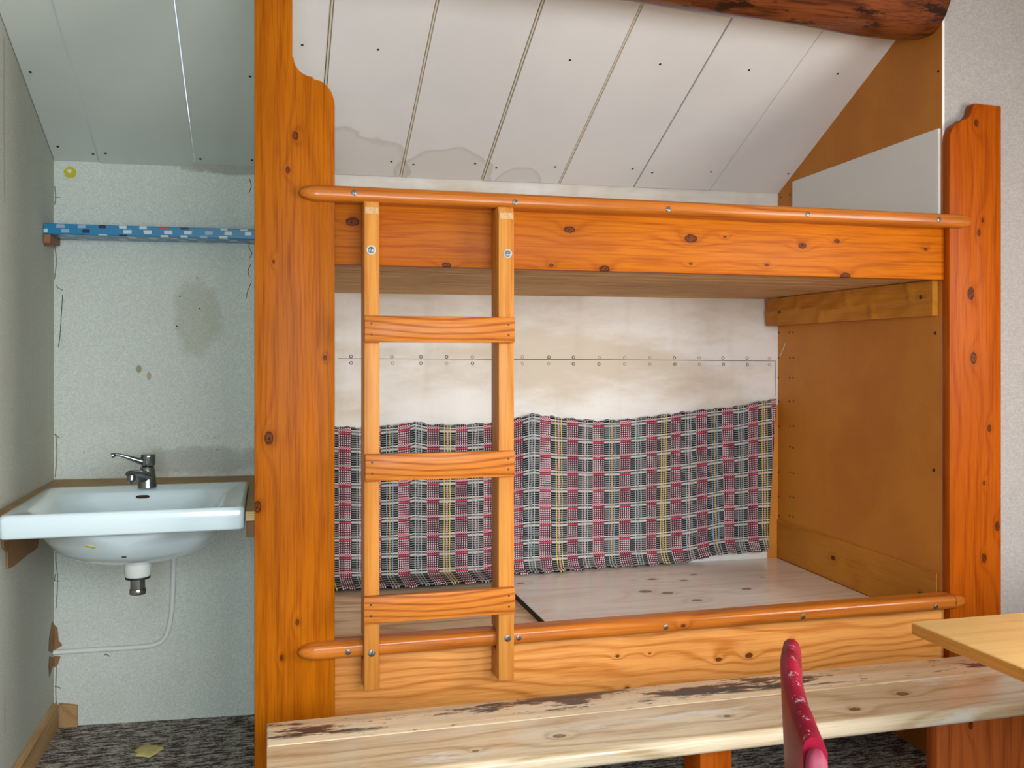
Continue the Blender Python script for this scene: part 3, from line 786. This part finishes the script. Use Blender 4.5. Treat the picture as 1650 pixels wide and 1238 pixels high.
# white gable board
m = MB(); P = [onpanel(a, b_, .001) for a, b_ in ((1280, 293), (1516, 207), (1513, 348), (1276, 348))]
P[2].z = 1.748; P[3].z = 1.748; P[3].y = P[0].y; P[3].x = pnx(P[0].y)-.001; P[1].y = max(P[1].y, .006); P[2].y = P[1].y; P[2].x = pnx(P[2].y)-.001
m.prism(P, -pn_n*.010, .001, 1)
tag(m.build('gable_board', M['white_board'], origin=P[3]), 'white slant-topped board fixed to the brown end panel above the upper bunk', 'board')

# log purlin
m = MB(); rings = []; n = 40
A_, B_ = Vector((-.14, -.10, 2.462)), Vector((1.9115, .076, 2.469))
for i in range(81):
    t = i/80; c = A_.lerp(B_, t); rad = .128+.004*math.sin(t*9)+.003*math.sin(t*23)
    if i >= 77: rad *= 1-.012*(i-76)
    rings.append([Vector((B_.x if i == 80 else c.x, c.y+(rad+.004*math.sin(3*a+t*5)+.0025*math.sin(7*a+t*17))*math.cos(a), c.z+(rad+.004*math.sin(2*a+t*7)+.002*math.sin(9*a-t*13))*math.sin(a))) for a in [2*math.pi*k/n for k in range(n)]])
m.loft(rings); tag(m.build('log_beam', M['log'], None, 50, origin=B_*0), 'dark brown varnished round log beam under the sloping ceiling', 'beam')

# ------------------------------------------------------------------ washbasin
bx0, bx1, by0, by1 = -.848, -.237, .13, .68
cx = (bx0+bx1)/2; cy = (by0+by1)/2
basin = thing('washbasin', 'white porcelain washbasin with a deep rectangular front under the blue shelf', 'washbasin', (cx, .6, .70))
def rr(cx_, cy_, a, b_, ra, rb, z):
    # rounded rectangle with a fixed number of points, so that rings of any corner radius can be lofted
    ra, rb = min(a, ra), min(b_, rb); out = []
    for q in range(4):
        sx, sy = ((1, 1), (-1, 1), (-1, -1), (1, -1))[q]
        pts = [(a, (b_-rb)*k/5) for k in range(5)]
        pts += [(a-ra+ra*math.cos(R(90*k/14)), b_-rb+rb*math.sin(R(90*k/14))) for k in range(15)]
        pts += [((a-ra)*(1-k/5), b_) for k in range(1, 6)]
        if q in (1, 3): pts = pts[::-1]
        out += [Vector((cx_+sx*x, cy_+sy*y, z)) for x, y in pts[:-1]]
    return out
W, D = (bx1-bx0)/2, (by1-by0)/2
bcy = cy-.035
bl = cx-.008
rings = [rr(bl, cy-.0, .03, .03, 1, 1, .708), rr(bl, cy-.01, .11, .085, 1, 1, .711), rr(bl, cy-.01, .17, .135, 1, 1, .726), rr(bl, cy-.01, .213, .175, 1, 1, .752),
         rr(bl, cy-.01, .238, .205, 1, 1, .783), rr(bl, cy-.01, .251, .228, .2, .2, .813), rr(cx, cy-.005, .262, .245, .12, .12, .829), rr(cx, cy, W-.010, D-.010, .02, .02, .828),
         rr(cx, cy, W-.003, D-.003, .014, .014, .8295), rr(cx, cy, W, D, .014, .014, .834), rr(cx, cy, W+.001, D+.001, .014, .014, .880), rr(cx, cy, W-.001, D-.001, .015, .015, .887), rr(cx, cy, W-.006, D-.006, .016, .016, .8915),
         rr(cx, cy-.002, W-.018, D-.016, .02, .02, .8905), rr(cx, bcy, W-.05, D-.060, .07, .07, .8865), rr(cx, bcy, W-.064, D-.072, .09, .09, .880), rr(cx, bcy, W-.078, D-.083, .1, .1, .862),
         rr(cx, bcy, W-.10, D-.10, .13, .12, .825), rr(cx, bcy, W-.135, D-.13, 1, 1, .78), rr(cx, bcy, .12, .09, 1, 1, .745), rr(cx, bcy, .05, .04, 1, 1, .732), rr(cx, bcy, .022, .022, 1, 1, .728)]
m = MB(); m.loft(rings)
body = m.build('basin', M['porcelain'], basin, 60)
# overflow slot
deps = bpy.context.evaluated_depsgraph_get()
def hit(o, px, py):
    bv = BVHTree.FromPolygons([o.matrix_world @ v.co for v in o.data.vertices], [p.vertices[:] for p in o.data.polygons])
    return bv.ray_cast(CAM, ray(px, py).normalized())
bpy.context.view_layer.update()
def patch(px, py, hw, hh, mat, name, parent, o, rnd=True, tilt=0, off=.0012):
    h = hit(o, px, py)
    if h[0] is None: return
    p, nn = h[0], h[1]
    if nn.dot(ray(px, py)) > 0: nn = -nn
    u = Vector((0, 0, 1)).cross(nn).normalized(); v = nn.cross(u).normalized()
    u, v = u*math.cos(tilt)+v*math.sin(tilt), v*math.cos(tilt)-u*math.sin(tilt)
    m = MB(); pts = []
    for k in range(24):
        a = 2*math.pi*k/24; e = 8 if not rnd else 3.2
        c, s = math.cos(a), math.sin(a); r = (abs(c)**e+abs(s)**e)**(-1/e)
        pts.append(p+u*hw*c*r+v*hh*s*r+nn*.0004)
    m.prism(pts, nn*off)
    return m.build(name, mat, parent, origin=p)
patch(230, 801, .020, .0055, M['dark'], 'overflow_slot', basin, body)
patch(146, 881, .013, .004, M['yellow'], 'sticker', basin, body, False, -.45)
patch(200, 897.5, .006, .0025, M['crack'], 'maker_mark', basin, body, False)
# drain
dc = Vector((cx+.035, cy-.02, 0)); p = onplane(222, 910, (cx, cy-.03, 0), (0, 1, 0)); dc.x = p.x; dc.y = p.y
m = MB(); m.tube([dc+Vector((0, 0, z)) for z in (.712, .70, .668, .664)], [.040, .0385, .0365, .034], 28); dr = m.build('drain_boss', M['boss'], basin, 40)
m = MB(); m.tube([dc+Vector((0, 0, z)) for z in (.6638, .658)], .035, 28); m.build('rubber_ring', M['rubber'], dr, 40)
m = MB(); m.tube([dc+Vector((0, 0, z)) for z in (.6578, .628, .627, .622, .616, .612, .611)], [.0205, .0205, .022, .0232, .0232, .022, .018], 28); m.build('tailpiece', M['chrome'], basin, 40)
# mixer tap
fp = Vector((onZ(236, 786, .892).x, .615, .8915))
m = MB(); rings = []
for (dy, z, rx, ry) in ((.0, 0, .029, .028), (0, .006, .0285, .0275), (.001, .03, .026, .026), (.003, .052, .023, .024), (.005, .063, .0215, .0225), (.006, .065, .019, .019)):
    rings.append([fp+Vector((rx*math.cos(a), dy+ry*math.sin(a), z)) for a in [2*math.pi*k/28 for k in range(28)]])
m.loft(rings)
sp = [fp+Vector(v) for v in ((0, .0, .028), (-.012, -.035, .040), (-.026, -.07, .051), (-.036, -.098, .054))]
rg = []
for i, q in enumerate(sp):
    ww = [.022, .020, .0165, .0150][i]; hh = [.022, .018, .0125, .011][i]
    rg.append([q+Vector((ww*math.cos(a), -.004*math.sin(a), hh*math.sin(a))) for a in [2*math.pi*k/20 for k in range(20)]])
m.loft(rg)
fau = m.build('tap', M['chrome'], basin, 45, origin=fp)
m = MB(); q = fp+Vector((-.034, -.090, .048)); m.tube([q, q+Vector((0, -.003, -.012)), q+Vector((0, -.004, -.020)), q+Vector((0, -.004, -.024))], [.0125, .0125, .0115, .0085], 20); m.build('aerator', M['chrome'], fau, 40)
m = MB(); q = fp+Vector((.002, .006, .0655)); m.tube([q+Vector((0, 0, z)) for z in (0, .004, .008, .030, .034, .038, .039)], [.017, .0205, .0215, .0220, .0222, .020, .015], 26)
lv = smooth_path([q+Vector(v) for v in ((-.012, -.004, .014), (-.035, -.012, .022), (-.065, -.02, .034), (-.090, -.026, .041), (-.104, -.03, .038))], 5)
m.tube(lv, [.0115-.0065*min(1, i/12)+(.003 if i > 16 else 0) for i in range(len(lv))], 14)
m.build('lever', M['chrome'], fau, 45)

# counter round the basin
cz = .872
cnt = thing('basin_counter', 'brown plywood counter framing the washbasin against the alcove wall', 'counter', (cx, 1.0, cz-.03))
m = MB()
m.prism([(XL+.001, by1+.003, cz-.03), (-.207, by1+.003, cz-.03), (-.207, al(-.207)-.001, cz-.03), (XL+.001, al(XL)-.001, cz-.03)], (0, 0, .03), .001, 1)
m.box((XL+.001, .20, cz-.03), (bx0-.003, by1+.003, cz), .001, 1)
m.box((bx1+.003, .135, cz-.022), (-.207, by1+.003, cz+.006), .001, 1)
m.build('top', M['counter'], cnt)
m = MB(); m.box((bx1+.0035, .1335, cz-.021), (-.2075, .1349, cz+.005), 0); m.build('front_edge', M['plyedge'], cnt, origin=(0, 0, 0))
m = MB(); P = [onX(a, b_, XL+.001) for a, b_ in ((2, 868), (3, 884), (9, 889), (10, 917), (20, 913), (42, 895), (58, 884), (72, 868))]
for q in P: q.x = XL+.001
P[0].z = P[-1].z = cz-.031
m.prism(P, (.005, 0, 0), .001, 1); m.build('bracket', M['torn'], cnt, origin=P[0])
m = MB(); m.box((-.232, .16, cz-.07), (-.2062, .6, cz-.0225), .002); m.build('cleat', M['bracket_wood'], cnt)

# pipe
m = MB(); Q = [onalc(a, b_, .012) for a, b_ in ((281, 800), (280, 895), (279, 935), (277, 980), (272, 1012), (264, 1030), (250, 1039), (225, 1043), (160, 1047), (100, 1051))]
Q[0].z = cz-.032; Q.append(Vector((XL+.001, Q[-1].y+.0, Q[-1].z)))
m.tube(smooth_path(Q, 6), .0085, 14)
tag(m.build('water_pipe', M['pipe'], None, 60, origin=Q[-1]), 'thin pale grey bent pipe running along the alcove wall below the washbasin', 'pipe')

# shelf
zs0, zs1 = 1.716, 1.752
m = MB(); yf_ = .885
m.prism([(XL+.001, yf_, zs0), (-.2065, yf_-.02, zs0), (-.2065, al(-.2065)-.001, zs0), (XL+.001, al(XL)-.001, zs0)], (0, 0, zs1-zs0), .003)
sh = thing('wall_shelf', 'narrow shelf wrapped in blue patterned oilcloth on the alcove wall', 'shelf', (-.55, 1.0, zs0))
m.build('board', M['oil'], sh, origin=(0, 0, 0))
m = MB(); m.prism([(XL+.001, .885, zs0-.0005), (XL+.001, 1.04, zs0-.0005), (XL+.001, 1.04, zs0-.022), (XL+.001, .905, zs0-.038), (XL+.001, .885, zs0-.03)], (.022, 0, 0), .002)
m.build('bracket', M['bracket_wood'], sh)
# stickers and floor patch
st = thing('round_sticker', 'small round yellow sticker with white centre on the alcove wall above the shelf', 'sticker', onalc(113, 278))
m = MB(); p = onalc(113, 278, .0003)
pts = [p+Vector((.0205*(1+.05*math.sin(7*a))*math.cos(a), 0, .0205*(1+.05*math.sin(5*a))*math.sin(a))) for a in [2*math.pi*k/28 for k in range(28)]]
for q in pts: q.y = al(q.x)-.0004
m.prism(pts, -al_n*.0012); m.build('disc', M['yellow'], st)
m = MB(); p = onalc(112, 276, .0018); pts = [p+Vector((.007*math.cos(a)*(1+.3*math.sin(3*a)), 0, .007*math.sin(a))) for a in [2*math.pi*k/16 for k in range(16)]]
for q in pts: q.y = al(q.x)-.0018
m.prism(pts, -al_n*.0006); m.build('centre', M['white'], st)
m = MB(); p = onZ(238, 1211, 0.0); rings = []
for (s, z) in ((1, .0005), (.97, .004), (.8, .007), (.4, .009)):
    rings.append([Vector((p.x+s*.042*math.cos(a)*(1+.14*math.sin(3*a+1)+.08*math.sin(7*a)), p.y+s*.048*math.sin(a)*(1+.15*math.sin(4*a)), z)) for a in [2*math.pi*k/36 for k in range(36)]])
m.loft(rings); tag(m.build('foam_scrap', M['foam'], None, 60, origin=(p.x, p.y, 0)), 'small yellowish foam scrap lying on the mottled carpet below the washbasin', 'scrap')

# ------------------------------------------------------------------ bench
bn = thing('plank_bench', 'long worn two-plank wooden bench standing in front of the bunk bed', 'bench', (.95, -.45, 0))
bX0, bX1, bz0, bz1 = onZ(430, 1165, .45).x, 2.12, .408, .45
m = MB(); m.box((bX0, -.4235, bz0), (bX1, -.286, bz1), .004, 3); m.build('plank', M['bench_b'], bn, 35, origin=(0, 0, 0))
m = MB(); rings = []
for x in (bX0, bX0+.003, .3, 1.2, bX1):
    y0_, y1_ = -.622, -.4245; r = .016
    pts = [(y1_, bz0), (y1_, bz1-.001)]+[(y0_+r-r*math.sin(R(a)), bz1-.001-r+r*math.cos(R(a))) for a in range(0, 91, 15)]+[(y0_+r-r*math.cos(R(a)), bz0+r-r*math.sin(R(a))) for a in range(0, 91, 15)]
    rings.append([Vector((x, y, z)) for y, z in pts])
m.loft(rings); m.build('plank', M['bench'], bn, 35, origin=(0, 0, 0))
lg = [(.81, .893, 'fascia_l'), (.0, .083, 'fascia_l')]
for (xa, xb, mt) in lg:
    m = MB(); m.box((xa, -.52, 0.0), (xb, -.43, bz0-.0005), .003); m.build('leg', M['dark_leg'] if 0 else M['post_r'], bn, 35)
m = MB(); m.box((1.515, -.46, 0), (1.80, -.42, bz0-.0005), .003); m.build('leg', M['dark_leg'], bn, 35, origin=(0, 0, 0))
m = MB(); m.prism([(1.045, -.585, bz0-.0005), (1.045, -.30, bz0-.0005), (1.045, -.30, bz0-.028), (1.045, -.565, bz0-.028), (1.045, -.585, bz0-.014)], (.055, 0, 0), .002)
m.build('batten', M['bracket_wood'], bn)

# ------------------------------------------------------------------ table
tp = onZ(1468, 1002, .75)
tb = thing('dining_table', 'honey-coloured table with a thin square-edged top at the right', 'table', (1.75, -1.25, 0))
m = MB(); m.box((tp.x, -1.75, .723), (2.62, tp.y, .75), .003, 3); m.build('tabletop', M['table'], tb, 35, origin=(0, 0, 0))
m = MB(); m.box((tp.x-.0012, -1.749, .7255), (tp.x-.0001, tp.y-.003, .7475), 0); m.build('edge_band', M['table_edge'], tb, origin=(0, 0, 0))
for x in (1.98, 2.5):
    for y in (-1.66, -1.0):
        m = MB(); m.box((x, y, 0), (x+.055, y+.055, .7225), .004); m.build('leg', M['table_edge'], tb, 35)

# ------------------------------------------------------------------ red chair
def cw(lat, fwd, z): return Vector((CAM.x+math.cos(TH)*lat+math.sin(TH)*fwd, CAM.y-math.sin(TH)*lat+math.cos(TH)*fwd, z))
F_, N_ = cw(.450, 1.50, .85), cw(.376, 1.155, .85)
bdir = (N_-F_); wd = bdir.length; bdir.normalize()
side = Vector((bdir.y, -bdir.x, 0))            # horizontal, perpendicular to the back
if side.dot(cw(1, 1, 0)-cw(0, 1, 0)) < 0: side = -side      # points to the seat (right)
ch0 = (F_+N_)/2
chair = thing('chair', 'dark red painted wooden chair with chipped gloss paint before the bench', 'chair', (ch0.x+side.x*.2, ch0.y+side.y*.2, 0))
def cp(a, s, z):                                # a along back from far end, s towards seat
    return Vector((F_.x, F_.y, 0))+bdir*a+side*s+Vector((0, 0, z))
def lean(z): return .018*(1-max(0, min(1, (z-.45)/.40))) if z > .45 else .018+.04*(.45-z)/.45*-1
def upright(a, ztop):
    rings = []
    for k, z in enumerate([0, .2, .40, .45, .55, .65, .75, ztop-.03, ztop-.012, ztop-.003, ztop]):
        s = [.8, .9, 1, 1, 1, 1, 1, 1, .86, .55, .2][k]; s0 = lean(z); ha, hs = .016*s, .014*s
        rings.append([cp(a+ha*c*((abs(c)**4+abs(d)**4)**-.25), s0+hs*d*((abs(c)**4+abs(d)**4)**-.25), z) for c, d in [(math.cos(2*math.pi*q/20), math.sin(2*math.pi*q/20)) for q in range(20)]])
    m = MB(); m.loft(rings); return m
upright(.012, .80).build('back_post', M['red'], chair, 45)
upright(wd-.005, .812).build('back_post', M['red_plain'], chair, 45)
# crest rail: a shaped board, highest at its middle-far part, between the posts
def slat(za, zb, hump, th, a0_, a1_, name, bow=.02):
    rings = []; n = 24
    for i in range(n+1):
        t = i/n; a = a0_+(a1_-a0_)*t; e = math.sin(math.pi*t)
        zt_ = zb+hump(t); b0 = -bow*e
        r = []
        for (u_, v_) in ((-1, 0), (-1, .9), (-.75, .97), (-.3, 1), (.3, 1), (.75, .97), (1, .9), (1, 0)):
            z = za+(zt_-za)*v_; r.append(cp(a, lean(z)+b0+th/2*u_, z))
        rings.append(r)
    m = MB(); m.loft(rings); return m.build(name, M['red'], chair, 50)
slat(.655, .832, lambda t: .018*math.sin(math.pi*min(1, t*1.0+.25))-.03*max(0, t-.8)*2, .030, -.008, wd-.022, 'crest_rail', .012)
slat(.54, .60, lambda t: 0, .018, .025, wd-.02, 'back_slat')
rings = []
for z, k in ((.425, .97), (.43, 1), (.452, 1), (.457, .97)):
    r = []
    for q in range(48):
        a = 2*math.pi*q/48; c, s = math.cos(a), math.sin(a); rr = (abs(c)**6+abs(s)**6)**(-1/6)
        r.append(cp(wd/2+(wd/2+.02)*k*c*rr, .085+.215+.21*k*s*rr, z))
    rings.append(r)
m = MB(); m.loft(rings); m.build('seat', M['red'], chair, 40)
for a in (.02, wd-.02):
    m = MB(); m.tube([cp(a, .46, .4245), cp(a, .47, .2), cp(a, .475, 0)], [.017, .016, .013], 14); m.build('front_leg', M['red'], chair, 40)
    m = MB(); m.tube([cp(a, .465, .2), cp(a, .075, .2)], .009, 10); m.build('stretcher', M['red'], chair, 40)
